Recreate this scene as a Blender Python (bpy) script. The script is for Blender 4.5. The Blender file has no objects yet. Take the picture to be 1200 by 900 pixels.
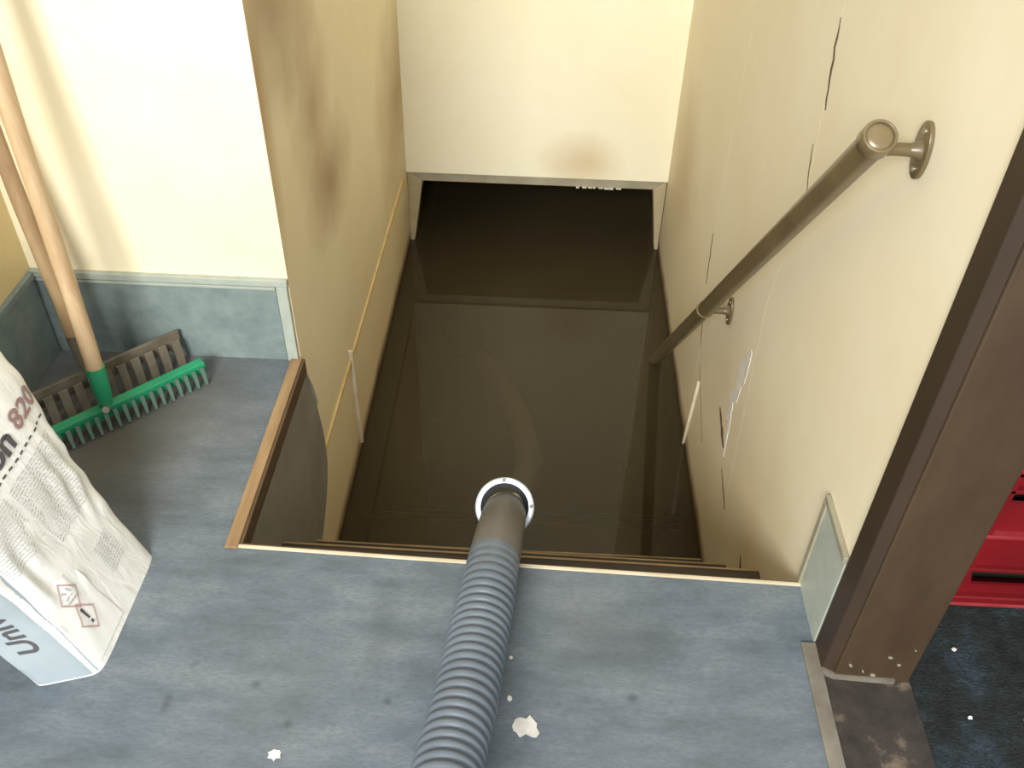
import bpy, math, random
from mathutils import Vector, Matrix, noise

random.seed(7)
S = bpy.context.scene
COL = S.collection

# ------------------------------------------------------------------ camera
H = 1.45
cam_d = bpy.data.cameras.new('camera')
cam_d.sensor_width = 36.0
cam_d.lens = 1088.1351 / 1200 * 36.0
cam_d.clip_start = 0.02
cam = bpy.data.objects.new('camera', cam_d)
COL.objects.link(cam)
R_ = Vector((0.99882723, 0.04384446, 0.02053824))
U_ = Vector((-0.04414996, 0.6506836, 0.7580644))
F_ = Vector((-0.01987303, 0.75808213, -0.65185623))
m = Matrix((R_, U_, -F_)).transposed().to_4x4()
m.translation = Vector((0, 0, H))
cam.matrix_world = m
S.camera = cam

# ------------------------------------------------------------------ world, lights, exposure
w = bpy.data.worlds.new('world'); S.world = w
w.use_nodes = True
bg = w.node_tree.nodes['Background']
bg.inputs[0].default_value = (0.95, 0.97, 1.0, 1)
bg.inputs[1].default_value = 0.80


def area(name, loc, target, sx, sy, power, color):
    l = bpy.data.lights.new(name, 'AREA')
    l.shape = 'RECTANGLE'; l.size = sx; l.size_y = sy
    l.energy = power; l.color = color
    o = bpy.data.objects.new(name, l); COL.objects.link(o)
    o.location = loc
    o.rotation_euler = (Vector(target) - Vector(loc)).to_track_quat('-Z', 'Y').to_euler()
    return o


area('entrance_daylight', (-1.0, -3.1, 3.0), (-0.1, 2.4, 0.0), 1.9, 1.5, 395, (1.0, 0.99, 0.95))

S.view_settings.view_transform = 'Standard'
S.view_settings.look = 'None'
S.view_settings.gamma = 1
S.view_settings.exposure = 0.0
S.view_settings.use_curve_mapping = False


# ------------------------------------------------------------------ material helpers
class NT:
    def __init__(self, name):
        self.m = bpy.data.materials.new(name)
        self.m.use_nodes = True
        self.t = self.m.node_tree
        self.n = self.t.nodes
        self.b = self.n['Principled BSDF']
        self.out = self.n['Material Output']
        self.co = self.n.new('ShaderNodeTexCoord')

    def l(self, a, b):
        self.t.links.new(a, b)

    def noise(self, scale, detail=4, rough=.55, stretch=None, dist=0.0, coord=None):
        n = self.n.new('ShaderNodeTexNoise')
        n.inputs['Scale'].default_value = scale
        n.inputs['Detail'].default_value = detail
        n.inputs['Roughness'].default_value = rough
        n.inputs['Distortion'].default_value = dist
        src = coord or self.co.outputs['Object']
        if stretch:
            mp = self.n.new('ShaderNodeMapping')
            mp.inputs['Scale'].default_value = stretch
            self.l(src, mp.inputs[0]); src = mp.outputs[0]
        self.l(src, n.inputs['Vector'])
        return n.outputs['Fac']

    def ramp(self, fac, stops, interp='LINEAR'):
        r = self.n.new('ShaderNodeValToRGB')
        e = r.color_ramp.elements
        r.color_ramp.interpolation = interp
        while len(e) < len(stops): e.new(0.5)
        for i, (p, c) in enumerate(stops):
            e[i].position = p
            if not hasattr(c, '__len__'): c = (c, c, c)
            e[i].color = (*c[:3], 1)
        self.l(fac, r.inputs[0])
        return r.outputs[0]

    def mix(self, fac, a, b, mode='MIX'):
        x = self.n.new('ShaderNodeMix'); x.data_type = 'RGBA'; x.blend_type = mode
        for i, v in ((0, fac), (6, a), (7, b)):
            if hasattr(v, 'links') or isinstance(v, bpy.types.NodeSocket): self.l(v, x.inputs[i])
            elif hasattr(v, '__len__'): x.inputs[i].default_value = (*v[:3], 1)
            else: x.inputs[i].default_value = v
        return x.outputs[2]

    def math(self, op, a, b=None, clamp=False):
        x = self.n.new('ShaderNodeMath'); x.operation = op; x.use_clamp = clamp
        for i, v in ((0, a), (1, b)):
            if v is None: continue
            if isinstance(v, bpy.types.NodeSocket): self.l(v, x.inputs[i])
            else: x.inputs[i].default_value = v
        return x.outputs[0]

    def blob(self, c, r, stretch=(1, 1, 1)):
        """soft spot of a stain round a fixed place on the object, 1 inside, 0 outside"""
        mp = self.n.new('ShaderNodeMapping'); mp.vector_type = 'POINT'
        mp.inputs['Location'].default_value = tuple(-c[i] * stretch[i] for i in range(3))
        mp.inputs['Scale'].default_value = stretch
        self.l(self.co.outputs['Object'], mp.inputs[0])
        v = self.n.new('ShaderNodeVectorMath'); v.operation = 'LENGTH'
        self.l(mp.outputs[0], v.inputs[0])
        d = self.math('DIVIDE', v.outputs['Value'], r)
        nz = self.noise(6, 3)
        d = self.math('ADD', d, self.math('MULTIPLY', self.math('SUBTRACT', nz, .5), .55))
        return self.math('SUBTRACT', 1.0, d, clamp=True)

    def z(self):
        s = self.n.new('ShaderNodeSeparateXYZ')
        self.l(self.co.outputs['Object'], s.inputs[0])
        return s.outputs[2]

    def bump(self, h, strength=.3, dist=.002):
        b = self.n.new('ShaderNodeBump')
        b.inputs['Strength'].default_value = strength
        b.inputs['Distance'].default_value = dist
        self.l(h, b.inputs['Height']); self.l(b.outputs[0], self.b.inputs['Normal'])

    def set(self, color=None, rough=None, metal=None, spec=None):
        for k, v in (('Base Color', color), ('Roughness', rough), ('Metallic', metal), ('Specular IOR Level', spec)):
            if v is None: continue
            if isinstance(v, bpy.types.NodeSocket): self.l(v, self.b.inputs[k])
            elif hasattr(v, '__len__'): self.b.inputs[k].default_value = (*v[:3], 1)
            else: self.b.inputs[k].default_value = v
        return self.m


def srgb(r, g, b):
    f = lambda c: (c / 255 / 12.92) if c <= 10 else ((c / 255 + .055) / 1.055) ** 2.4
    return (f(r), f(g), f(b))


def simple(name, c, c2=None, scale=12, rough=.6, metal=0, bump=.15, bscale=60, spec=.4, stretch=None):
    n = NT(name)
    if c2 is None: c2 = tuple(x * .8 for x in c)
    f = n.ramp(n.noise(scale, 5, .6, stretch), [(.3, 0), (.7, 1)])
    col = n.mix(f, c, c2)
    if bump: n.bump(n.noise(bscale, 4, .6, stretch), bump, .001)
    return n.set(col, rough, metal, spec)


# cream painted wall boards with nicotine-brown stains
def wall_mat(name, base, tint, stains=(), low=None, band=True):
    n = NT(name)
    big = n.ramp(n.noise(1.6, 5, .6), [(.35, 0), (.7, 1)])
    col = n.mix(n.math('MULTIPLY', big, .6), base, tint)
    fine = n.ramp(n.noise(14, 6, .65), [(.45, 0), (.75, 1)])
    col = n.mix(n.math('MULTIPLY', fine, .18), col, tint)
    for c, r, st, colr, amt in stains:
        col = n.mix(n.math('MULTIPLY', n.blob(c, r, st), amt), col, colr)
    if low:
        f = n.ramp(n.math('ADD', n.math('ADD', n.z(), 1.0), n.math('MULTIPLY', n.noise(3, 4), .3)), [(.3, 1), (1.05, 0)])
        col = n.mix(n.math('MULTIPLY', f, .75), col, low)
    if band:
        zz = n.math('ADD', n.z(), n.math('MULTIPLY', n.math('SUBTRACT', n.noise(6, 4), .5), .05))
        f = n.ramp(n.math('ADD', zz, 1.0), [(.215, 1), (.275, 0)])
        col = n.mix(f, col, srgb(92, 66, 40))
    n.bump(n.noise(26, 6, .6), .12, .002)
    return n.set(col, .62, 0, .3)


CREAM = srgb(240, 228, 188)
M = {}
M['wall_back'] = wall_mat('wall_back_paint', srgb(246, 238, 210), srgb(240, 224, 180), band=False)
M['wall_end'] = wall_mat('wall_end_paint', srgb(250, 244, 218), srgb(242, 232, 196),
                         [((.17, 3.5, -.37), .22, (1, 1, 1.6), srgb(205, 175, 125), .8)], band=False)
M['wall_sl'] = wall_mat('stair_wall_left_paint', srgb(246, 234, 202), srgb(236, 218, 178),
                        [((-.56, 2.26, .22), .17, (1, .55, .85), srgb(146, 110, 66), .65),
                         ((-.56, 1.97, .86), .30, (1, .7, .8), srgb(146, 112, 66), .85),
                         ((-.56, 2.15, .47), .2, (1, .8, .7), srgb(160, 124, 76), .65),
                         ((-.56, 3.4, -.05), .3, (1, .6, .7), srgb(160, 124, 76), .7),
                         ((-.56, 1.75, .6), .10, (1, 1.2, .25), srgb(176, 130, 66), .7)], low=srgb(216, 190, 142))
M['wall_sr'] = wall_mat('stair_wall_right_paint', srgb(238, 229, 202), srgb(226, 212, 176),
                        [((.54, 3.2, -.2), .4, (1, 1, 1), srgb(188, 158, 112), .6),
                         ((.54, 1.45, -.3), .42, (1, 1, 1), srgb(204, 172, 122), .5),
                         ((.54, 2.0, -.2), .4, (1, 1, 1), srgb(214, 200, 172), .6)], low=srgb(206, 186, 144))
M['wall_left'] = wall_mat('wall_left_paint', srgb(226, 206, 156), srgb(210, 190, 140), band=False)

# blue-grey mottled linoleum
n = NT('grey_linoleum')
a = n.ramp(n.noise(5, 6, .65, (1, 2.6, 1)), [(.3, srgb(86, 96, 103)), (.5, srgb(107, 118, 127)), (.72, srgb(130, 138, 144))])
b = n.ramp(n.noise(70, 6, .8, (1, 3, 1)), [(.42, 0), (.62, 1)])
col = n.mix(n.math('MULTIPLY', b, .5), a, srgb(78, 84, 87))
c = n.ramp(n.noise(1.4, 4, .55), [(.45, 0), (.72, 1)])
col = n.mix(n.math('MULTIPLY', c, .45), col, srgb(108, 109, 104))
d = n.ramp(n.noise(22, 2, .4), [(.72, 0), (.78, 1)])
col = n.mix(n.math('MULTIPLY', d, .3), col, srgb(72, 76, 82))
for cc, r, st, amt in (((.17, .98, 0), .16, (1, 1.6, 1), .35), ((-.25, .98, 0), .12, (3.2, .8, 1), .3), ((-.593, .815, 0), .026, (2.4, .8, 1), .6),
                       ((-.451, .86, 0), .013, (1, 1, 1), .7), ((-.38, .79, 0), .011, (1, 1, 1), .7), ((-.22, .84, 0), .010, (1, 1, 1), .7),
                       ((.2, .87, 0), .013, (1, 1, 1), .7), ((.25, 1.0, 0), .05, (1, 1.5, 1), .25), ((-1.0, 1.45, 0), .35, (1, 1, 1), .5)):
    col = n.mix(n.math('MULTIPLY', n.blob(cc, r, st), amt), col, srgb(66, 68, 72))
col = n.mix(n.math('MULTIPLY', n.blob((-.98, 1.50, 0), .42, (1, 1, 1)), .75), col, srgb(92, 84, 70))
n.bump(n.noise(120, 3), .08, .001)
M['lino'] = n.set(col, .55, 0, .35)

n = NT('grey_lino_skirting')
a = n.ramp(n.noise(18, 6, .7), [(.3, srgb(112, 126, 125)), (.7, srgb(138, 151, 148))])
M['skirt'] = n.set(a, .5, 0, .35)
M['skirt_light'] = simple('pale_grey_trim', srgb(178, 184, 172), srgb(160, 168, 158), 20, .45)
M['skirt_edge'] = simple('worn_beige_trim', srgb(166, 162, 140), srgb(142, 136, 116), 16, .5)
M['fascia'] = simple('brownish_grey_lino', srgb(150, 148, 138), srgb(132, 128, 118), 7, .5, bscale=40)
M['wood_trim'] = simple('honey_wood', srgb(164, 136, 98), srgb(134, 106, 72), 6, .5, stretch=(8, 1, 8))
M['wood_dark'] = simple('dark_brown_wood', srgb(104, 82, 58), srgb(82, 64, 46), 6, .5, stretch=(8, 1, 8))
M['nosing_pale'] = simple('pale_worn_nosing', srgb(222, 212, 186), srgb(196, 180, 146), 9, .4, bump=.1)
M['nosing_brass'] = simple('yellowed_nosing', srgb(186, 160, 116), srgb(140, 114, 76), 9, .4, bump=.1)
M['tread'] = simple('dark_stair_tread', srgb(82, 70, 54), srgb(60, 50, 38), 5, .55, stretch=(1, 6, 1))
M['riser'] = simple('stair_riser_paint', srgb(92, 78, 58), srgb(70, 58, 42), 6, .6)
M['concrete'] = simple('basement_concrete', srgb(92, 84, 70), srgb(64, 56, 44), 3, .8)
M['frame_grey'] = simple('grey_steel_frame', srgb(176, 168, 146), srgb(152, 144, 122), 10, .5)
M['frame_light'] = simple('pale_tan_jamb', srgb(186, 172, 138), srgb(160, 146, 114), 8, .5)
M['batten'] = simple('pale_cover_strip', srgb(232, 206, 150), srgb(210, 178, 118), 10, .5, bump=.1)
M['batten_w'] = simple('white_cover_strip', srgb(236, 226, 204), srgb(214, 198, 164), 10, .5, bump=.1)
M['plaster'] = simple('bare_white_plaster', srgb(236, 232, 222), srgb(205, 200, 190), 30, .8, bump=.5)
M['crack'] = simple('dark_crack', srgb(112, 92, 66), srgb(86, 68, 48), 30, .9)
M['rail'] = simple('olive_brown_rail_paint', srgb(110, 96, 66), srgb(94, 80, 54), 10, .34, 0, .05, spec=.6)
M['rail_trim'] = simple('worn_rail_fitting', srgb(138, 122, 90), srgb(112, 97, 70), 18, .3, .2, .05, spec=.6)
M['screw'] = simple('screw_steel', srgb(190, 182, 160), None, 18, .3, .8, 0)
M['post'] = simple('brown_door_paint', srgb(74, 58, 42), srgb(60, 47, 34), 5, .48, bump=.25, bscale=22, stretch=(3, 3, 1))
M['post_shade'] = simple('brown_door_gap_shade', srgb(60, 46, 33), srgb(52, 40, 29), 5, .5, stretch=(3, 3, 1))  # darker copy of the post brown, standing in for a gap shadow
n = NT('worn_dark_sill')
a = n.ramp(n.noise(9, 6, .7), [(.35, srgb(44, 41, 38)), (.56, srgb(66, 60, 54)), (.68, srgb(126, 112, 94))])
n.bump(n.noise(40, 5), .4, .002)
M['sill'] = n.set(a, .6, 0, .3)
M['strip'] = simple('worn_grey_strip', srgb(146, 140, 126), srgb(100, 94, 84), 9, .45, .1, .3)
n = NT('rough_dark_mat')
a = n.ramp(n.noise(7, 5, .65), [(.38, srgb(36, 40, 37)), (.54, srgb(50, 58, 58)), (.7, srgb(70, 86, 100))])
f = n.ramp(n.noise(150, 3, .7, (1, 1.6, 1)), [(.3, .35), (.7, 1)])
col = n.mix(1.0, a, f, 'MULTIPLY')
n.bump(n.noise(110, 4, .7, (1, 1.8, 1)), .9, .008)
M['mat'] = n.set(col, .8, 0, .25)
M['red'] = simple('red_crate_plastic', srgb(124, 20, 27), srgb(104, 15, 21), 6, .4, bump=.05, spec=.5)
M['red_pale'] = simple('scuffed_red_plastic', srgb(160, 62, 68), srgb(140, 40, 46), 16, .45, bump=.1)
M['hose'] = simple('grey_hose_plastic', srgb(104, 113, 121), srgb(90, 99, 107), 8, .38, bump=.05, spec=.5)
M['cuff'] = simple('grey_brown_rubber_cuff', srgb(104, 100, 92), srgb(92, 88, 80), 8, .45, bump=.05)
n = NT('galvanised_ring')
a = n.ramp(n.noise(30, 5, .6), [(.35, srgb(176, 190, 202)), (.7, srgb(236, 242, 246))])
n.bump(n.noise(50, 4), .3, .001)
M['ring'] = n.set(a, .35, .25, .6)
M['ring_dark'] = simple('ring_bolt_steel', srgb(90, 92, 96), None, 18, .4, .7, 0)
M['ash'] = simple('worn_ash_handle', srgb(206, 180, 144), srgb(180, 150, 112), 7, .5, stretch=(6, 6, .8), bscale=30)
M['ash_old'] = simple('greyed_ash_handle', srgb(176, 150, 112), srgb(150, 122, 90), 7, .6, stretch=(6, 6, .8), bscale=30)
M['green'] = simple('green_rake_enamel', srgb(44, 158, 110), srgb(36, 132, 92), 12, .35, bump=.1, spec=.5)
M['tine'] = simple('worn_green_grey_tine', srgb(70, 116, 96), srgb(98, 112, 102), 25, .5)
M['rust'] = simple('rusty_grey_steel', srgb(128, 120, 104), srgb(100, 90, 76), 18, .6, .1, .3)
n = NT('white_plastic_sack')
a = n.ramp(n.noise(6, 5, .6), [(.35, srgb(240, 241, 238)), (.7, srgb(226, 226, 220))])
wv = n.noise(16, 4, .5, (1.6, 2.2, .7), .8)
n.bump(wv, .35, .008)
M['sack'] = n.set(a, .32, 0, .5)
M['sack_blue'] = simple('bluish_sack_gusset', srgb(160, 170, 174), srgb(144, 156, 162), 6, .35, bump=.3, bscale=14)
M['ink'] = simple('black_print', srgb(84, 82, 84), None, 10, .5, 0, 0)
M['ink_red'] = simple('faded_red_print', srgb(164, 130, 128), None, 10, .5, 0, 0)
M['ink_grey'] = simple('grey_fine_print', srgb(196, 197, 196), None, 10, .5, 0, 0)
M['hazard_red'] = simple('faded_hazard_red', srgb(196, 160, 154), None, 10, .5, 0, 0)
M['paper_white'] = simple('white_label', srgb(244, 244, 240), srgb(236, 236, 232), 10, .4, 0, 0)
M['crate_shade'] = simple('dark_crate_shade', srgb(46, 44, 30), None, 10, .7, 0, 0)  # dark colour standing in for the shade inside the crate

# muddy flood water: mirror-like skin over brown water that swallows light with depth
n = NT('muddy_flood_water')
n.n.remove(n.b)
dif = n.n.new('ShaderNodeBsdfDiffuse')
mud = n.ramp(n.noise(1.6, 4, .6), [(.35, srgb(72, 63, 43)), (.7, srgb(80, 70, 50))])
n.l(mud, dif.inputs[0])
tr = n.n.new('ShaderNodeBsdfTransparent'); tr.inputs[0].default_value = (.98, .93, .82, 1)
mx = n.n.new('ShaderNodeMixShader'); mx.inputs[0].default_value = .66
n.l(tr.outputs[0], mx.inputs[1]); n.l(dif.outputs[0], mx.inputs[2])
gl = n.n.new('ShaderNodeBsdfGlossy'); gl.inputs['Roughness'].default_value = .02
gl.inputs[0].default_value = (.95, .95, .95, 1)
fr = n.n.new('ShaderNodeFresnel'); fr.inputs[0].default_value = 1.36
mx2 = n.n.new('ShaderNodeMixShader')
bp_ = n.n.new('ShaderNodeBump'); bp_.inputs['Strength'].default_value = .03; bp_.inputs['Distance'].default_value = .01
n.l(n.noise(3, 2), bp_.inputs['Height']); n.l(bp_.outputs[0], gl.inputs['Normal'])
n.l(fr.outputs[0], mx2.inputs[0]); n.l(mx.outputs[0], mx2.inputs[1]); n.l(gl.outputs[0], mx2.inputs[2])
n.l(mx2.outputs[0], n.out.inputs[0])
ab = n.n.new('ShaderNodeVolumeAbsorption')
ab.inputs[0].default_value = (.62, .46, .22, 1); ab.inputs[1].default_value = 9.0
n.l(ab.outputs[0], n.out.inputs['Volume'])
M['water'] = n.m


# ------------------------------------------------------------------ geometry helpers
class G:
    """collects polygons, links them as ONE mesh object"""
    def __init__(self): self.v = []; self.f = []

    def add(self, vs, fs):
        k = len(self.v); self.v += [tuple(x) for x in vs]
        self.f += [tuple(i + k for i in f) for f in fs]; return self

    def box(self, x0, x1, y0, y1, z0, z1):
        vs = [(x, y, z) for z in (z0, z1) for y in (y0, y1) for x in (x0, x1)]
        return self.add(vs, [(0, 2, 3, 1), (4, 5, 7, 6), (0, 1, 5, 4), (2, 6, 7, 3), (0, 4, 6, 2), (1, 3, 7, 5)])

    def prism(self, poly, axis, a, b):
        """poly in the two other axes, extruded along axis from a to b"""
        def P(p, t):
            return {'x': (t, p[0], p[1]), 'y': (p[0], t, p[1]), 'z': (p[0], p[1], t)}[axis]
        k = len(poly)
        vs = [P(p, a) for p in poly] + [P(p, b) for p in poly]
        fs = [tuple(range(k))[::-1], tuple(range(k, 2 * k))] + [(i, (i + 1) % k, k + (i + 1) % k, k + i) for i in range(k)]
        return self.add(vs, fs)

    def beam(self, p, q, w, h, up=(0, 0, 1)):
        p, q = Vector(p), Vector(q); d = (q - p).normalized(); up = Vector(up)
        s = d.cross(up).normalized(); u = s.cross(d)
        vs = [c + s * (a * w / 2) + u * (b * h / 2) for c in (p, q) for a, b in ((-1, -1), (1, -1), (1, 1), (-1, 1))]
        return self.add(vs, [(0, 1, 2, 3), (7, 6, 5, 4)] + [(i, i + 4, (i + 1) % 4 + 4, (i + 1) % 4) for i in range(4)])

    def tube(self, pts, rad, seg=20, cap=True):
        pts = [Vector(p) for p in pts]
        k = len(pts)
        if not hasattr(rad, '__len__'): rad = [rad] * k
        t0 = (pts[1] - pts[0]).normalized()
        nrm = t0.orthogonal().normalized(); vs = []
        for i in range(k):
            t = (pts[min(i + 1, k - 1)] - pts[max(i - 1, 0)])
            t = t.normalized() if t.length > 1e-9 else t0
            nrm = (nrm - t * nrm.dot(t)).normalized(); bn = t.cross(nrm)
            for j in range(seg):
                a = 2 * math.pi * j / seg
                vs.append(pts[i] + (nrm * math.cos(a) + bn * math.sin(a)) * rad[i])
        fs = [(i * seg + j, i * seg + (j + 1) % seg, (i + 1) * seg + (j + 1) % seg, (i + 1) * seg + j)
              for i in range(k - 1) for j in range(seg)]
        if cap: fs += [tuple(range(seg))[::-1], tuple(range((k - 1) * seg, k * seg))]
        return self.add(vs, fs)

    def ring(self, c, axis, profile, seg=40):
        """closed profile [(radius, along)] turned about axis"""
        axis = Vector(axis).normalized(); a = axis.orthogonal().normalized(); b = axis.cross(a); c = Vector(c)
        k = len(profile)
        vs = [c + (a * math.cos(t) + b * math.sin(t)) * r + axis * h
              for t in [2 * math.pi * j / seg for j in range(seg)] for r, h in profile]
        fs = [(j * k + i, j * k + (i + 1) % k, ((j + 1) % seg) * k + (i + 1) % k, ((j + 1) % seg) * k + i)
              for j in range(seg) for i in range(k)]
        return self.add(vs, fs)

    def out(self, name, mat, parent=None, smooth=None, bevel=0):
        me = bpy.data.meshes.new(name)
        me.from_pydata(self.v, [], self.f); me.validate(); me.update()
        import bmesh
        bm = bmesh.new(); bm.from_mesh(me); bmesh.ops.recalc_face_normals(bm, faces=bm.faces)
        if bevel:
            bmesh.ops.bevel(bm, geom=list(bm.edges), offset=bevel, segments=2, affect='EDGES', profile=.5)
        bm.to_mesh(me); bm.free()
        if smooth:
            me.shade_smooth()
            me.set_sharp_from_angle(angle=math.radians(smooth))
        me.materials.append(M[mat] if isinstance(mat, str) else mat)
        o = bpy.data.objects.new(name, me); COL.objects.link(o)
        if parent is not None:
            o.parent = parent
            o.matrix_parent_inverse = Matrix.Translation(-parent.location) if parent.type == 'EMPTY' and parent.parent is None else Matrix.Identity(4)
        return o


def thing(name, label, cat, loc=(0, 0, 0), group=None):
    o = bpy.data.objects.new(name, None); COL.objects.link(o)
    o.location = loc; o.empty_display_size = .1
    o['label'] = label; o['category'] = cat
    if group: o['group'] = group
    return o


def tag(o, label, cat=None, group=None, kind=None):
    o['label'] = label
    if cat: o['category'] = cat
    if group: o['group'] = group
    if kind: o['kind'] = kind
    return o


def sub(o, parent):
    """parent is itself a part: share its space"""
    o.parent = parent
    o.matrix_parent_inverse = parent.matrix_parent_inverse.inverted() @ Matrix.Identity(4) if False else Matrix.Identity(4)
    return o


def struct(o, label):
    o['kind'] = 'structure'; o['label'] = label; return o


def spline(ctrl, n):
    P = [Vector(c) for c in ctrl]; P = [P[0] * 2 - P[1]] + P + [P[-1] * 2 - P[-2]]
    out = []
    for i in range(1, len(P) - 2):
        for k in range(n):
            t = k / n
            a, b, c, d = P[i - 1:i + 3]
            out.append(.5 * ((2 * b) + (c - a) * t + (2 * a - 5 * b + 4 * c - d) * t * t + (3 * b - a - 3 * c + d) * t ** 3))
    out.append(P[-2]); return out


def resample(pts, step):
    out = [pts[0].copy()]; acc = 0
    for a, b in zip(pts, pts[1:]):
        L = (b - a).length; s = step - acc
        while s <= L:
            out.append(a.lerp(b, s / L)); s += step
        acc = L - (s - step)
    return out


def orient(P, Q):
    return (Vector(Q) - Vector(P)).normalized()


# ------------------------------------------------------------------ key positions (metres)
XL, XR, YB, YH, ZH, ZW = -.567, .542, 1.749, 3.56, -.449, -.79
XW = -1.165                       # landing side wall
NOS = [(1.145, 0), (1.376, -.25), (1.607, -.52), (1.82, -.785), (2.1, -.98), (2.35, -1.24), (2.6, -1.5), (2.85, -1.76)]

# ------------------------------------------------------------------ setting
g = G()
g.prism([(XW - .1, -1.4), (.512, -1.4), (.512, .97), (XR, .97), (XR, 1.128), (-.2, 1.146), (XL, 1.158), (XL, YB), (XW - .1, YB)], 'z', -.12, 0)
struct(g.out('floor', 'lino'), 'blue-grey mottled linoleum landing floor around the stair opening')

struct(G().prism([(XW - .1, YB), (XL, YB), (XL, YB + .004), (XL - .1, YB + .004), (XL - .1, YB + .1), (XW - .1, YB + .1)], 'z', 0, 2.3).out('wall_back', 'wall_back'),
       'bright cream wall behind the rakes at the back of the landing')
struct(G().box(XW - .1, XW, .72, YB, 0, 2.3).out('wall_left', 'wall_left'),
       'cream side wall at the left edge beside the leaning rakes')
g = G(); g.prism([(.2, -2.2), (5.6, -2.2), (5.6, ZH), (YH + .1, ZH), (YH + .1, 2.3), (YB + .004, 2.3), (YB + .004, -.12), (.2, -.12)], 'x', XL - .1, XL)
wsl = struct(g.out('wall_stair_left', 'wall_sl'), 'tan stained left wall of the stairwell')
struct(G().box(XL, XR + .14, YH, YH + .1, ZH, 2.3).out('wall_stair_end', 'wall_end'),
       'pale cream wall hanging over the flooded doorway at the stair end')
g = G(); g.prism([(.2, -2.2), (5.6, -2.2), (5.6, ZH), (YH + .1, ZH), (YH + .1, 2.3), (1.0, 2.3), (1.0, -.12), (.2, -.12)], 'x', XR + .006, XR + .14)
wsr = struct(g.out('wall_stair_right', 'wall_sr'), 'cream right wall of the stairwell carrying the handrail')
# boards of the right wall, joints left open between them
for poly in ([(1.0, 2.3), (1.0, 0), (1.128, 0), (1.128, -1.0), (1.70, -1.0), (1.735, -.35), (1.79, .2), (1.70, .5), (1.765, .9), (1.775, 2.3)],
             [(1.7762, 2.3), (1.7662, .9), (1.7012, .5), (1.7912, .2), (1.7362, -.35), (1.7012, -1.0), (2.32, -1.0), (2.38, -.42), (2.462, -.2), (2.49, 0), (2.5, 2.3)],
             [(2.5012, 2.3), (2.4912, 0), (2.4632, -.2), (2.3812, -.42), (2.3212, -1.0), (YH, -1.0), (YH, 2.3)]):
    G().prism(poly, 'x', XR, XR + .0055).out('wall_board', 'wall_sr', wsr)
# basement beyond the doorway
struct(G().box(XL - .1, XR + .14, 5.6, 5.7, -2.3, ZH + .1).out('wall_basement', 'concrete'), 'dark far wall of the flooded basement')
struct(G().box(XL - .1, XR + .14, YH + .1, 5.7, ZH, ZH + .1).out('ceiling', 'concrete'), 'low basement ceiling beyond the doorway')
struct(G().box(XL - .1, XR + .14, .2, 5.7, -2.3, -2.2).out('floor_basement', 'concrete'), 'drowned concrete floor of the basement')
struct(G().box(XL - .1, XR + .14, .1, .2, -2.3, -.12).out('wall_under_landing', 'concrete'), 'hidden wall under the landing')
# grey frame of the drowned doorway
dj = thing('door_1', 'grey steel frame of the flooded doorway under the end wall', None); del dj['category']; dj['kind'] = 'structure'
G().prism([(XL, ZH), (XR, ZH), (XR - .055, ZH - .045), (XL + .065, ZH - .045)], 'y', YH + .012, YH + .09).out('frame_head', 'frame_grey', dj, bevel=.003)
G().prism([(XL, ZH), (XL + .065, ZH - .045), (XL + .012, ZW - .05), (XL + .012, -2.2), (XL, -2.2)], 'y', YH + .012, YH + .09).out('frame_jamb', 'frame_light', dj, bevel=.003)
G().prism([(XR, ZH), (XR - .055, ZH - .045), (XR - .010, ZW - .05), (XR - .010, -2.2), (XR, -2.2)], 'y', YH + .012, YH + .09).out('frame_jamb', 'frame_light', dj, bevel=.003)
g = G(); px = .12
for k in range(8):
    x0 = .16 + k * .024 - random.random() * .008
    g.box(x0, x0 + .012 + random.random() * .012, YH + .004, YH + .0125, ZH - .0455 - random.random() * .003, ZH - .0435)
o = g.out('peeled_paint', 'plaster', dj)

# skirting boards
t = thing('baseboard_back', 'high grey skirting board behind the rakes', None, (-.87, YB, 0)); del t['category']; t['kind'] = 'structure'
G().box(XW, XL - .03, YB - .008, YB, 0, .215).out('panel', 'skirt', t)
G().box(XW, XL, YB - .014, YB, .218, .236).out('cap_bead', 'skirt_light', t, bevel=.002)
G().box(XW, XL - .03, YB - .011, YB, .206, .214).out('lower_bead', 'skirt_light', t, bevel=.002)
G().box(XL - .028, XL - .002, YB - .013, YB, 0, .217).out('end_strip', 'skirt_light', t, bevel=.002)
t = thing('baseboard_left', 'grey skirting board along the left side wall', None, (XW, 1.3, 0)); del t['category']; t['kind'] = 'structure'
G().box(XW, XW + .008, .72, YB - .015, 0, .215).out('panel', 'skirt', t)
G().box(XW, XW + .013, .72, YB - .015, .216, .234).out('cap_bead', 'skirt', t, bevel=.002)
t = thing('baseboard_right', 'short grey skirting piece between stair edge and brown post', None, (XR, 1.07, 0)); del t['category']; t['kind'] = 'structure'
G().box(XR - .006, XR, 1.002, 1.128, 0, .225).out('panel', 'skirt_light', t)
g = G().box(XR - .010, XR, 1.002, 1.146, .226, .240)
g.out('cap_bead', 'skirt_edge', t, bevel=.002)
G().box(XR - .010, XR, 1.130, 1.146, 0, .225).out('end_strip', 'skirt_edge', t, bevel=.002)

# battens and damage on the stair walls
G().beam((XL + .003, 3.45, -.425), (XL + .003, 1.80, -.387), .007, .016).out('cover_strip', 'batten', wsl, bevel=.0015)
o = G().beam((XL + .005, 2.222, -.355), (XL + .005, 2.232, -.757), .014, .009, (0, 1, 0)).out('cover_strip', 'batten_w', wsl, bevel=.0015); o['label'] = 'short pale upright strip'
G().beam((XR - .003, 2.285, -.47), (XR - .003, 2.335, -.80), .012, .006, (0, 1, 0)).out('cover_strip', 'batten_w', wsr, bevel=.001)


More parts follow.
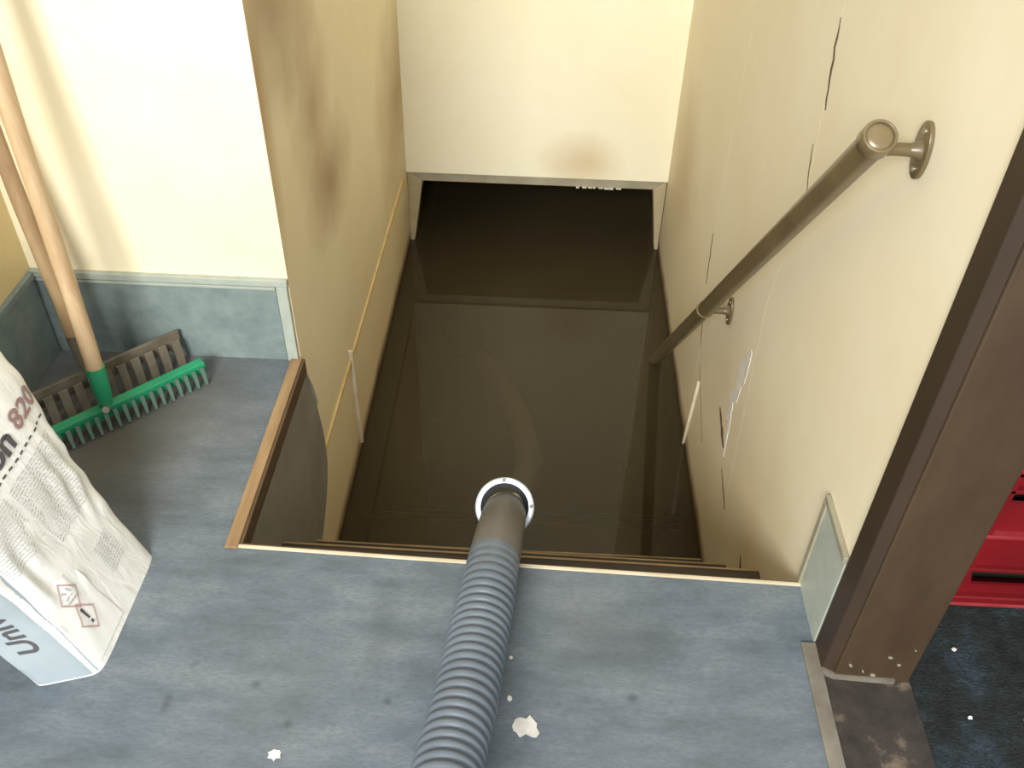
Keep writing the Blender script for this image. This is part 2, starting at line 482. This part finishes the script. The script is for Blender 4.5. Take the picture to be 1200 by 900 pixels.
def ribbon(pts, w, name, mat, parent, x, th=.003):
    gg = G(); k = len(pts); L = []; Rr = []
    for i, (y, z) in enumerate(pts):
        a = pts[max(0, i - 1)]; b = pts[min(k - 1, i + 1)]
        d = Vector((b[0] - a[0], b[1] - a[1])).normalized(); nn = Vector((-d.y, d.x))
        ww = w * (.25 + .75 * math.sin(math.pi * (i + .4) / (k - .2))) * (.6 + .8 * random.random()) / 2
        L.append((y + nn.x * ww, z + nn.y * ww)); Rr.append((y - nn.x * ww, z - nn.y * ww))
    for i in range(k - 1):
        gg.prism([L[i], L[i + 1], Rr[i + 1], Rr[i]], 'x', x - th, x)
    return gg.out(name, mat, parent)


def jag(p, q, n, amp):
    return [(p[0] + (q[0] - p[0]) * i / n + random.uniform(-amp, amp), p[1] + (q[1] - p[1]) * i / n) for i in range(n + 1)]


for p, q, nn, ww in (((1.767, .86), (1.722, .70), 9, .010), ((1.742, .62), (1.70, .52), 6, .004), ((2.493, -.05), (2.462, -.21), 7, .009),
                     ((2.44, -.27), (2.375, -.40), 7, .008), ((2.33, -.44), (2.10, -.56), 6, .004), ((1.985, -.31), (1.86, -.35), 7, .022), ((1.83, -.40), (1.72, -.44), 7, .012),
                     ((1.50, -.37), (1.47, -.41), 4, .008)):
    ribbon(jag(p, q, nn, .006), ww, 'crack', 'crack', wsr, XR - .0002, .001)
ribbon(jag((1.82, .03), (1.90, -.27), 10, .010), .055, 'bare_plaster', 'plaster', wsr, XR - .0002, .0015)
ribbon(jag((1.865, -.22), (1.835, -.36), 6, .006), .030, 'bare_plaster', 'plaster', wsr, XR - .0012, .0015)

# curved lino fascia on the left wall beside the steps
poly = [(1.16, -.03), (1.735, -.03), (1.752, -.06), (1.775, -.121), (1.798, -.20), (1.817, -.296), (1.822, -.36), (1.815, -.426), (1.79, -.475), (1.745, -.52),
        (1.69, -.56), (1.60, -.60), (1.16, -.60)]
fa = G().prism(poly, 'x', XL + .0005, XL + .007).out('trim_1', 'fascia', bevel=.001)
struct(fa, 'brownish grey lino fascia with a curved end beside the top steps')
G().prism([(1.736, -.03), (1.742, -.03), (1.783, -.121), (1.803, -.19), (1.799, -.20), (1.775, -.121)], 'x', XL + .007, XL + .010).out('light_edge', 'skirt_light', fa)
# wooden edge of the left side of the opening
t = thing('trim_2', 'honey-coloured wooden edge along the left side of the stair opening', None, (XL, 1.45, 0)); del t['category']; t['kind'] = 'structure'
G().box(XL - .020, XL + .006, 1.150, YB - .006, .001, .008).out('top_strip', 'wood_trim', t, bevel=.002)
G().box(XL + .001, XL + .012, 1.163, YB - .004, -.042, .003).out('side_strip', 'wood_dark', t, bevel=.002)
# pale metal edge over the top step
t = thing('trim_3', 'thin pale nosing strip along the top edge of the stairs', None, (0, 1.145, 0)); del t['category']; t['kind'] = 'structure'
g = G(); g.prism([(XL - .018, 1.154), (-.2, 1.143), (XR, 1.125), (XR, 1.132), (-.2, 1.150), (XL - .018, 1.161)], 'z', .0005, .005)
g.out('nosing_top', 'nosing_pale', t, bevel=.001)
g = G(); g.prism([(XL + .004, 1.1585), (-.2, 1.147), (XR, 1.129), (XR, 1.134), (-.2, 1.152), (XL + .004, 1.1635)], 'z', -.035, .004)
g.out('nosing_front', 'wood_dark', t)

# ------------------------------------------------------------------ stairs
st = thing('stairs', 'steep brown stair steps going down into the flood water', None, (0, 1.15, -.6)); del st['category']; st['kind'] = 'structure'
G().box(XL + .008, XR - .001, 1.10, 1.118, -.27, -.12).out('riser', 'riser', st)
for k in range(1, len(NOS)):
    y0, z0 = NOS[k - 1]; y1, z1 = NOS[k]
    back = y0 - .035 if k > 1 else 1.118
    sk = -.016 if k < 3 else 0
    g = G(); g.prism([(XL + .008, back), (XR, back + sk * .5), (XR, y1 + sk), (XL + .008, y1)], 'z', z1 - .03, z1)
    g.out('tread', 'tread', st)
    g = G(); g.prism([(XL + .008, y1 - .004), (XR, y1 - .004 + sk), (XR, y1 + .002 + sk), (XL + .008, y1 + .002)], 'z', z1 - .006, z1 + .002)
    g.out('nosing', 'nosing_brass', st, bevel=.001)
    zn = NOS[k + 1][1] if k + 1 < len(NOS) else -2.2
    G().box(XL + .008, XR - .001, y1 - .035 - .018 + sk, y1 - .035 + sk, zn - .03 if k + 1 < len(NOS) else zn, z1 - .031).out('riser', 'riser', st)

# ------------------------------------------------------------------ flood water
g = G().box(XL - .004, XR + .003, 1.2, 5.59, -2.19, ZW)
tag(g.out('flood_water', 'water'), 'still muddy brown water flooding the stairwell and doorway', 'water', kind='stuff')

# ------------------------------------------------------------------ handrail
RX = .46
r0, r1 = Vector((RX, 1.205, .885)), Vector((RX + .012, 2.95, -.965))
hr = thing('handrail', 'olive-brown tubular handrail sloping down the right wall into the water', 'handrail', (XR, 2.0, 0))
d = orient(r0, r1)
G().tube([r0, r1], .0215, 28).out('rail', 'rail', hr, 40)
pc = r0 - d * .004
prof = [(0, -.010), (.008, -.0098), (.014, -.009), (.018, -.0075), (.0195, -.006), (.0196, -.009), (.0215, -.0105), (.0235, -.009), (.0245, -.005), (.0245, .018), (.0225, .021)]
g = G(); axis = d; a = axis.orthogonal().normalized(); b = axis.cross(a); seg = 32
vs = []; fs = []
for r, h in prof:
    for j in range(seg):
        tt = 2 * math.pi * j / seg
        vs.append(pc + (a * math.cos(tt) + b * math.sin(tt)) * max(r, .0004) + axis * h)
for i in range(len(prof) - 1):
    for j in range(seg):
        fs.append((i * seg + j, i * seg + (j + 1) % seg, (i + 1) * seg + (j + 1) % seg, (i + 1) * seg + j))
fs.append(tuple(range(seg)))
g.add(vs, fs); g.out('end_cap', 'rail_trim', hr, 35)


def lerp_rail(y):
    return r0 + (r1 - r0) * ((y - r0.y) / (r1.y - r0.y))


def bracket(y, ends):
    c = lerp_rail(y)
    px_, py_, pz_ = XR, c.y + .004, c.z
    pts = spline([c, (RX + .03, py_, pz_), (XR - .012, py_, pz_)], 6)
    br = G().tube(pts, [.0095] * len(pts), 16).out('bracket', 'rail', hr, 40)
    # oval wall plate
    poly = [(py_ + .027 * math.cos(t_), pz_ + .043 * math.sin(t_)) for t_ in [2 * math.pi * i / 36 for i in range(36)]]
    sub(G().prism(poly, 'x', XR - .007, XR - .0002).out('wall_plate', 'rail', None, 40, bevel=.0012), br)
    sub(G().tube([(XR - .022, py_, pz_), (XR - .012, py_, pz_), (XR - .006, py_, pz_)], [.0095, .012, .016], 16).out('boss', 'rail', None, 40), br)
    for sz in (-1, 1):
        sub(G().tube([(XR - .0095, py_, pz_ + sz * .029), (XR - .006, py_, pz_ + sz * .029)], .0045, 12).out('screw', 'screw', None, 40), br)
    return br


bracket(1.232, True)
b2 = bracket(2.085, False)
cc = lerp_rail(2.07)
G().ring(cc, d, [(.0216, -.006), (.0245, -.004), (.0245, .004), (.0216, .006)], 32).out('collar', 'rail_trim', hr, 40)

# ------------------------------------------------------------------ suction hose
HR = .0515
hs = thing('suction_hose', 'grey corrugated suction hose with a metal ring leading into the flooded stairwell', 'hose', (-.08, .9, 0))
ctrl = [(-.128, .20, .285), (-.116, .36, .235), (-.103, .519, .185), (-.095, .661, .143), (-.082, .781, .115), (-.070, .933, .080), (-.0595, 1.05, .064), (-.0535, 1.12, .054)]
path = resample(spline(ctrl, 24), .0022)
rad = []
s = 0
for i, p in enumerate(path):
    ph = (i * .0022 / .0200) % 1.0
    am = min(1, max(.0, (len(path) - i) / 60)) ; rad.append(HR - .001 + am * (.0033 * math.cos(2 * math.pi * ph) - .0006 * math.cos(4 * math.pi * ph)) - .0015 * (1 - am))
G().tube(path, rad, 40, False).out('corrugated_tube', 'hose', hs, 80)
cctrl = [(-.0538, 1.115, .0545), (-.0495, 1.16, .048), (-.0455, 1.215, .030), (-.0430, 1.262, .004), (-.0418, 1.30, -.028), (-.041, 1.33, -.062)]
cp = spline(cctrl, 8)
cr = [.0492 - .0045 * min(1, i / 26) for i in range(len(cp))]
G().tube(cp, cr, 40, True).out('smooth_cuff', 'cuff', hs, 60)
rc = Vector((-.0425, 1.305, -.012)); ra = Vector((.02, .80, -.70)).normalized()
ra = orient((0, -.15, 1.45), rc)
rg = G().ring(rc, ra, [(.0495, -.004), (.0505, -.008), (.0585, -.009), (.0615, -.005), (.0615, .008), (.0515, .010)], 48).out('coupling_ring', 'ring', hs, 35)
sub(G().ring(rc, ra, [(.040, .008), (.0516, .002), (.0516, .012), (.040, .012)], 48).out('gasket', 'ring_dark', None, 35), rg)
aa = ra.orthogonal().normalized(); ab_ = ra.cross(aa)
for ang in (20, 140, 230, 320):
    t_ = math.radians(ang); c_ = rc + (aa * math.cos(t_) + ab_ * math.sin(t_)) * .0555
    sub(G().tube([c_ - ra * .0135, c_ - ra * .009], .0042, 8).out('bolt', 'ring_dark', None, 40), rg)
lctrl = [(-.043, 1.325, -.058), (-.050, 1.48, -.235), (-.055, 1.68, -.480), (-.055, 1.85, -.69), (-.040, 2.03, -.828), (.004, 2.24, -.850), (-.018, 2.43, -.870),
         (-.075, 2.64, -.905), (-.16, 2.88, -.975), (-.26, 3.10, -1.05), (-.36, 3.35, -1.10)]
lp = resample(spline(lctrl, 20), .0027)
rad = [.0465 + (.0012 * math.cos(2 * math.pi * i * .0027 / .0215) if i < 200 else 0) for i in range(len(lp))]
M['pale_hose'] = simple('pale_grey_hose', srgb(196, 192, 182), srgb(180, 176, 166), 8, .5, bump=0)
o = G().tube(lp, rad, 32, True).out('lower_tube', 'pale_hose', hs, 80); o['label'] = 'lower length of hose going under the water'


# ------------------------------------------------------------------ rakes
def rake(name, label, c, ddir, length, bar_h, bar_t, tines, tine_vec, tine_w, handle_to, hmat, bmat, tmat, sock_mat, hr_, grp=None):
    """c: middle of the bar; ddir: along the bar"""
    c = Vector(c); ddir = Vector(ddir).normalized()
    rk = thing(name, label, 'rake', (c.x, c.y, 0))
    e0 = c - ddir * length / 2; e1 = c + ddir * length / 2
    tv = Vector(tine_vec); tn = tv.normalized()
    G().beam(e0, e1, bar_t, bar_h, (0, 0, 1)).out('head_bar', bmat, rk, bevel=.0015)
    for i in range(tines):
        f = (i + .5) / tines
        p = e0.lerp(e1, f)
        mid = p + tv * .55 + Vector((0, 0, .006)); end = Vector((*(p + tv).xy, 0.004))
        gg = G()
        pts = [p - Vector((0, 0, bar_h * .2)), mid, end]
        for q0, q1, w0, w1 in ((pts[0], pts[1], tine_w, tine_w * .95), (pts[1], pts[2], tine_w * .95, tine_w * (.55 if tine_w < .015 else .85))):
            up = Vector((0, 0, 1)) if abs((q1 - q0).normalized().z) < .9 else -tn
            dd = (q1 - q0).normalized(); s_ = ddir; u_ = s_.cross(dd).normalized()
            vs = [q + s_ * (a_ * w_ / 2) + u_ * (b_ * .005) for q, w_ in ((q0, w0), (q1, w1)) for a_, b_ in ((-1, -.5), (1, -.5), (1, .5), (-1, .5))]
            gg.add(vs, [(0, 1, 2, 3), (7, 6, 5, 4)] + [(k, k + 4, (k + 1) % 4 + 4, (k + 1) % 4) for k in range(4)])
        gg.out('tine', tmat, rk)
    top = Vector(handle_to); hd = orient(c, top)
    b0 = c + hd * .005
    G().tube([b0, b0 + hd * .02, b0 + hd * .035, b0 + hd * .105], [.013, hr_ * .85, hr_ * 1.02, hr_ * 1.16], 20).out('socket', sock_mat, rk, 40)
    g_ = [b0 + hd * .095]
    L = (top - g_[0]).length; nseg = 24
    pts = [g_[0] + hd * (L * i / nseg) + Vector((math.sin(i * .5) * .0012, 0, 0)) for i in range(nseg + 1)]
    pts.append(pts[-1] + hd * .008)
    rads = [hr_ * (1 + .02 * math.sin(i * 1.3)) for i in range(nseg + 1)] + [hr_ * .5]
    G().tube(pts, rads, 20).out('handle', hmat, rk, 40)
    return rk, c, hd, rads


GB = Vector((.24, .245, 0)).normalized()
gc = Vector((-.942, 1.500, .034))
gr, c, hd, _ = rake('garden_rake', 'green-headed rake with pale wooden handle standing in front of the rusty one', gc, GB, .47, .028, .024, 22,
                    (.022, -.029, 0), .0105, (-1.020, 1.68, 1.42), 'ash', 'green', 'tine', 'green', .018)
fc = gc + Vector((.004, -.012, .012))
G().tube([fc + Vector((0, .004, 0)), fc + Vector((.002, -.008, .003))], .0085, 8).out('rivet', 'screw', gr, 40)
rc2 = Vector((-1.000, 1.570, .066))
rake('garden_rake', 'rusty grey-brown rake against the skirting, standing behind the green-headed one', rc2, GB, .44, .046, .008, 13,
     (.018, -.022, 0), .021, (-1.112, 1.700, .88), 'ash_old', 'rust', 'rust', 'rust', .0165)

# ------------------------------------------------------------------ sack
C0 = Vector((-.722, .866, 0)); Wd = Vector((.012, 1, 0)).normalized()
Ld = Vector((-.53, .085, .85)).normalized(); Td = Vector((-.95, -.30, 0)).normalized()
SH, SW, ST = .60, .268, .115


def sack_pt(ang, v):
    """ang 0..1 around, v 0..1 up"""
    sm = max(0, min(1, (v - .30) / .40)); sm = sm * sm * (3 - 2 * sm)
    hw = SW / 2 * (1 - .05 * math.sin(math.pi * min(1, v / .5)) + .22 * sm)
    ht = ST / 2 * (1 + .22 * max(0, math.sin(math.pi * min(v, 1))) ** 1.5) * (1 - max(0, (v - .72) / .28) ** 1.6 * .95)
    e = 2 / (9 - 5.2 * min(1, v * 2.2))
    t_ = 2 * math.pi * ang
    cx, sx = math.cos(t_), math.sin(t_)
    x = hw * math.copysign(abs(cx) ** e, cx)
    if x > 0: x *= 1 + 1.15 * v * (1 - .35 * v)
    y = ht * math.copysign(abs(sx) ** e, sx)
    ctr = C0 + Wd * SW / 2 + Td * (ST / 2) + Ld * (SH * v)
    ctr += Td * (.006 * math.sin(math.pi * v))
    P = ctr + Wd * x - Td * y
    amp = min(1, v * 5) * (1 - .3 * v)
    nv = noise.noise(Vector((x * 9, y * 9, v * 16 + x * 22))) * .005 + noise.noise(Vector((x * 34, y * 30 + 5, v * 9 - x * 30))) * .0028
    nv += .0034 * math.sin(v * 22 - x * 150 + 3 * noise.noise(Vector((x * 8, v * 6, 2)))) * math.exp(-((v - .36) / .14) ** 2)
    out_ = (Wd * (x / hw) * .5 - Td * (y / max(ht, 1e-4))).normalized() if ht > 1e-4 else -Td
    P = P + out_ * nv * amp
    if P.z < 0: P.z = 0
    return P


NA, NV = 128, 90
sk = thing('sack', 'white plastic sack with hazard labels leaning on the left wall', 'sack', (-.8, 1.0, 0))
vs = []; fs = []
# uneven parameter spacing so corners stay crisp
for j in range(NV + 1):
    v = j / NV
    for i in range(NA): vs.append(sack_pt(i / NA, v))
for j in range(NV):
    for i in range(NA):
        fs.append((j * NA + i, j * NA + (i + 1) % NA, (j + 1) * NA + (i + 1) % NA, (j + 1) * NA + i))
fs.append(tuple(range(NA))[::-1]); fs.append(tuple(range(NV * NA, (NV + 1) * NA)))
body = G().add(vs, fs).out('body', 'sack', sk, 50)
# sewn top fin
g = G()
top = [sack_pt(i / NA, 1.0) for i in (0, NA // 2)]
a0, a1 = top[1], top[0]
for k in range(12):
    p, q = a0.lerp(a1, k / 12), a0.lerp(a1, (k + 1) / 12)
    zz = .004 * math.sin(k * 2.2); z2 = .004 * math.sin((k + 1) * 2.2)
    u0 = Ld * .03
    vs = [p - Td * .002, q - Td * .002, q + u0 - Td * (.002 + z2), p + u0 - Td * (.002 + zz), p + Td * .002, q + Td * .002, q + u0 + Td * (.002 - z2), p + u0 + Td * (.002 - zz)]
    g.add(vs, [(0, 1, 2, 3), (7, 6, 5, 4), (0, 4, 5, 1), (1, 5, 6, 2), (2, 6, 7, 3), (3, 7, 4, 0)])
g.out('top_seam', 'sack', sk)


def front(u, v, off=.001):
    """point on the broad face towards the stairs; u 0 (near edge)..1 (far edge)"""
    u = max(.012, min(.988, u))
    hw = 1.0
    e = 2 / (9 - 5.2 * min(1, v * 2.2))
    cx = (2 * u - 1)
    c_ = math.copysign(abs(cx) ** (1 / e), cx)
    ang = math.acos(max(-1, min(1, c_))) / (2 * math.pi)
    P = sack_pt(ang, v); d_ = 1e-3
    Pu = sack_pt(ang + d_, v); Pv = sack_pt(ang, v + d_)
    N_ = (Pu - P).cross(Pv - P)
    if N_.length < 1e-12: N_ = -Td
    N_.normalize()
    if N_.dot(-Td) < 0: N_ = -N_
    return P + N_ * off


def side(w_, v, off=.001):
    """point on the gusset towards the viewer; w_ 0 (broad-face edge)..1 (wall side)"""
    w_ = max(.02, min(.98, w_))
    e = 2 / (9 - 5.2 * min(1, v * 2.2))
    sy = 1 - 2 * w_
    s_ = math.copysign(abs(sy) ** (1 / e), sy)
    ang = (math.pi - math.asin(max(-1, min(1, s_)))) / (2 * math.pi)
    P = sack_pt(ang, v)
    return P + (-Wd) * off


def plate(fn, poly, name, mat, parent, off=.0012, n_=1):
    """thin decal: polygon in face coordinates laid on the sack (fan of sub-quads)"""
    gg = G(); k = len(poly)
    vs = [fn(u, v, off) for u, v in poly] + [fn(u, v, off - .0015) for u, v in poly]
    gg.add(vs, [tuple(range(k)), tuple(range(k, 2 * k))[::-1]] + [(i, k + i, k + (i + 1) % k, (i + 1) % k) for i in range(k)])
    return gg.out(name, mat, parent)


def patch(fn, u0, u1, v0, v1, nu, nv_, name, mat, parent, off):
    gg = G()
    vs = [fn(u0 + (u1 - u0) * i / nu, v0 + (v1 - v0) * j / nv_, off) for j in range(nv_ + 1) for i in range(nu + 1)]
    fs_ = [(j * (nu + 1) + i, j * (nu + 1) + i + 1, (j + 1) * (nu + 1) + i + 1, (j + 1) * (nu + 1) + i) for j in range(nv_) for i in range(nu)]
    return gg.add(vs, fs_).out(name, mat, parent, 60)


def letters(text, fn, org, along, up, size, name, mat, parent, label=None, bold=.0):
    cu = bpy.data.curves.new('lettering', 'FONT'); cu.body = text; cu.size = 1.0; cu.offset = bold
    ob = bpy.data.objects.new('lettering', cu)
    COL.objects.link(ob); bpy.context.view_layer.update()
    me = bpy.data.meshes.new_from_object(ob.evaluated_get(bpy.context.evaluated_depsgraph_get()))
    bpy.data.objects.remove(ob); 
    import bmesh
    bm = bmesh.new(); bm.from_mesh(me); bmesh.ops.triangulate(bm, faces=bm.faces)
    bmesh.ops.subdivide_edges(bm, edges=[e for e in bm.edges if e.calc_length() > .15], cuts=2)
    for v_ in bm.verts:
        x, y = v_.co.x * size, v_.co.y * size
        v_.co = fn(org[0] + along[0] * x + up[0] * y, org[1] + along[1] * x + up[1] * y, .0026)
    bm.to_mesh(me); bm.free(); me.materials.append(M[mat])
    me.name = name
    o_ = bpy.data.objects.new(name, me); COL.objects.link(o_); o_.parent = parent
    o_.matrix_parent_inverse = Matrix.Translation(-parent.location)
    if label: o_['label'] = label
    return o_


ku, kv = 1 / .33, 1 / SH       # metres -> face coordinates
# bluish gusset skin towards the viewer
patch(side, .05, .97, .006, .97, 10, 60, 'gusset', 'sack_blue', sk, .0012)
letters('Univ', side, (.36, .13), (0, kv), (1 / .125, 0), .052, 'lettering', 'ink', sk, 'large dark word on the gusset', .02)
letters('on', front, (.53, .575), (ku, 0), (0, kv), .056, 'lettering', 'ink', sk, 'dark bold letters', .03)
letters('820', front, (.74, .590), (ku, 0), (0, kv), .044, 'lettering', 'ink_red', sk, 'faded reddish number', .02)
# white label field low on the face
patch(front, .07, .44, .02, .26, 24, 16, 'label_field', 'paper_white', sk, .0011)
# hazard diamonds
for (cu_, cv_) in ((.255, .205), (.235, .125)):
    r_ = .031
    K = 1.35
    P = lambda a_, rr: (cu_ + rr * math.cos(a_) * ku, cv_ + rr * math.sin(a_) * kv)
    gg = G()
    for k in range(4):
        a0_, a1_ = math.radians(90 * k), math.radians(90 * k + 90)
        q = [P(a0_, r_), P(a1_, r_), P(a1_, r_ * .89), P(a0_, r_ * .89)]
        n_ = 4
        for i in range(n_):
            def L2(A, B, t_): return (A[0] + (B[0] - A[0]) * t_, A[1] + (B[1] - A[1]) * t_)
            qq = [L2(q[0], q[1], i / n_), L2(q[0], q[1], (i + 1) / n_), L2(q[3], q[2], (i + 1) / n_), L2(q[3], q[2], i / n_)]
            gg.add([front(*x_, .0026) for x_ in qq], [(0, 1, 2, 3)])
    hz = gg.out('hazard_diamond', 'hazard_red', sk)
    gg = G()
    if cv_ < .15:      # exclamation mark
        for pl in ([(-.003, .013), (.003, .013), (.0018, -.004), (-.0018, -.004)], [(-.0024, -.007), (.0024, -.007), (.0024, -.012), (-.0024, -.012)]):
            gg.add([front(cu_ + x_ * ku * K, cv_ + y_ * kv * K, .0026) for x_, y_ in pl], [(0, 1, 2, 3)])
        mt = 'ink'
    else:             # corroded hand / poured drops
        for pl in ([(-.011, -.008), (.010, -.008), (.010, -.0055), (-.011, -.0055)], [(-.010, -.003), (-.001, -.001), (0, .001), (-.010, -.001)],
                   [(-.009, .010), (-.006, .011), (-.001, .005), (-.003, .004)], [(.002, .012), (.005, .012), (.008, .004), (.006, .003)],
                   [(.003, .001), (.005, .001), (.005, -.002), (.003, -.002)]):
            gg.add([front(cu_ + x_ * ku * K, cv_ + y_ * kv * K, .0026) for x_, y_ in pl], [(0, 1, 2, 3)])
        mt = 'ink_grey'
    o_ = gg.out('pictogram', mt, None); o_.parent = hz
# columns of fine print, too small to read
gg = G()


def dashes(u0, u1, v0, v1, dv, th):
    v = v1
    while v > v0:
        u = u0
        while u < u1:
            L_ = random.uniform(.010, .035)
            e_ = min(u + L_, u1)
            gg.add([front(u, v, .0024), front(e_, v, .0024), front(e_, v + th, .0024), front(u, v + th, .0024)], [(0, 1, 2, 3)])
            u = e_ + .009
        v -= dv


dashes(.10, .48, .36, .52, .010, .0028)
dashes(.52, .88, .30, .515, .010, .0028)
dashes(.62, .80, .10, .20, .010, .003)
o_ = gg.out('fine_print', 'ink_grey', sk); o_['kind'] = 'stuff'
gg = G(); u = .30
while u < .93:
    gg.add([front(u, .548, .0024), front(u + .022, .548, .0024), front(u + .022, .554, .0024), front(u, .554, .0024)], [(0, 1, 2, 3)]); u += .042
o_ = gg.out('print_line', 'ink', sk); o_['kind'] = 'stuff'

# ------------------------------------------------------------------ doorway on the right
t = thing('door_2', 'chipped brown painted door post right of the stair opening', None, (.62, .97, 0)); del t['category']; t['kind'] = 'structure'
G().prism([(.556, .930), (.686, .926), (.690, .955), (.690, .998), (.556, .998)], 'z', .001, 2.35).out('post', 'post', t, bevel=.003)
G().prism([(.5375, .944), (.556, .934), (.556, .9985), (.5375, .9985)], 'z', .001, 2.35).out('post_edge', 'post_shade', t, bevel=.0015)  # narrow strip beside the post, its gap shadow put into the colour
G().prism([(.5365, .936), (.556, .927), (.66, .922), (.66, .930), (.556, .934), (.5365, .944)], 'z', .0, .012).out('foot_filler', 'strip', t)
for x, z, s in ((.575, .045, .004), (.60, .030, .003), (.635, .075, .005), (.655, .055, .006), (.67, .10, .003), (.62, .02, .005)):
    poly = [(x + s * math.cos(a) * random.uniform(.5, 1.3) * .7, z + s * .35 * math.sin(a) * random.uniform(.7, 1.3)) for a in [k * math.pi / 3 for k in range(6)]]
    G().prism(poly, 'y', .9245, .9285 + (.69 - x) * .03).out('paint_chip', 'skirt_edge', t)
struct(G().prism([(.512, -1.4), (.5402, -1.4), (.5402, .93), (.5402, .998), (.512, .998)], 'z', -.05, .006).out('trim_4', 'strip', bevel=.002),
       'narrow worn grey strip between the landing floor and the dark sill')
struct(G().prism([(.5405, -1.4), (.690, -1.4), (.692, .9985), (.5405, .9985)], 'z', -.05, .0005).out('trim_5', 'sill', bevel=.004),
       'dark worn door sill at the foot of the brown post')
# rough mat floor
vs = []; fs = []; nx, ny = 150, 260
for j in range(ny + 1):
    for i in range(nx + 1):
        x = .6895 + i * .01; y = -.6 + j * .01
        h = noise.noise(Vector((x * 60, y * 45, 0))) * .0042 + noise.noise(Vector((x * 20, y * 14, 3))) * .0012
        vs.append((x, y, -.004 + h))
for j in range(ny):
    for i in range(nx):
        fs.append((j * (nx + 1) + i, j * (nx + 1) + i + 1, (j + 1) * (nx + 1) + i + 1, (j + 1) * (nx + 1) + i))
struct(G().add(vs, fs).out('floor_outside', 'mat', None, 80), 'rough black and dark blue floor outside the doorway')

# ------------------------------------------------------------------ red crate
cr = thing('plastic_crate', 'red slotted plastic crate on the dark floor behind the brown post', 'crate', (.96, 1.25, 0))
X0, X1, Y0, Y1, HT = .765, 1.165, 1.10, 1.40, .36
G().box(X0, X1, Y0, Y1, .0015, .010).out('base', 'red', cr)
g = G()
g.box(X0, X1, Y0 + .012, Y0 + .018, .028, .052); g.box(X0, .826, Y0 + .012, Y0 + .018, .052, .10); g.box(1.105, X1, Y0 + .012, Y0 + .018, .052, .10)
g.prism([(.826, .052), (.840, .052), (.826, .10)], 'y', Y0 + .012, Y0 + .018)
g.box(X0, X1, Y0 + .012, Y0 + .018, .10, .275); g.box(X0, .80, Y0 + .012, Y0 + .018, .275, .305); g.box(.862, X1, Y0 + .012, Y0 + .018, .275, .29)
g.box(.80, X1, Y0 + .012, Y0 + .018, .305, HT)
g.box(X0, .80, Y0 + .012, Y0 + .018, .305, HT)
g.out('front_panel', 'red', cr)
o = G().box(X0, X1, Y0 - .002, Y0 + .02, .0015, .028).out('bottom_lip', 'red', cr, bevel=.003)
G().box(X0 + .002, X1 - .002, Y0 - .0035, Y0 + .004, .004, .012).out('scuffed_edge', 'red_pale', cr, bevel=.001)
for z in (.104, .198, .312, .352):
    G().box(X0, X1, Y0 + .001 if z != .198 else Y0 - .001, Y0 + .02, z - .004, z + .004).out('rib', 'red' if z != .198 else 'red_pale', cr, bevel=.001)
for x in (X0, X0 + .05, X1 - .012, X1 - .062):
    G().box(x, x + .008, Y0 + .001, Y0 + .016, .11, HT).out('rib', 'red', cr, bevel=.001)
G().box(X0, X1, Y1 - .012, Y1, .010, HT).out('back_panel', 'red', cr)
G().box(X0, X0 + .012, Y0 + .018, Y1 - .012, .010, HT).out('side_panel', 'red', cr)
G().box(X1 - .012, X1, Y0 + .018, Y1 - .012, .010, HT).out('side_panel', 'red', cr)
G().box(X0 + .013, X1 - .013, Y0 + .06, Y0 + .07, .012, HT - .02).out('interior_shade', 'crate_shade', cr)  # dark sheet added behind the slots as painted interior shade

# ------------------------------------------------------------------ flakes on the floor
def flake(x, y, r, lab, grp=None, st=1.0, seed=0):
    rr = random.Random(seed); k = 16
    poly = [(x + r * st * math.cos(2 * math.pi * i / k) * rr.uniform(.55, 1.15), y + r * math.sin(2 * math.pi * i / k) * rr.uniform(.5, 1.15)) for i in range(k)]
    o_ = G().prism(poly, 'z', .0002, .0016).out('plaster_flake', 'plaster')
    return tag(o_, lab, 'flake')


flake(.018, .806, .023, 'large ragged white plaster flake on the floor right of the hose', st=1.1, seed=3)
flake(-.391, .735, .011, 'elongated white flake on the floor left of the hose near the bottom edge', st=1.1, seed=5)
flake(-.012, .858, .006, 'small white flake just above the large ragged flake', seed=8)
flake(-.013, .938, .004, 'tiny white crumb beside the hose, farthest of the flakes', seed=9)
for i, (x, y, lab) in enumerate(((.79, 1.0, 'white crumb on the dark outside floor nearest the red crate'),
                                 (.775, .865, 'white crumb on the dark outside floor straight below the nearest-crate one'),
                                 (.87, .865, 'small pale crumb on the dark outside floor at the far right'))):
    o = flake(x, y, .0045, lab, seed=20 + i); o.location.z = .0005; o['category'] = 'crumb'
    o.name = 'white_crumb'
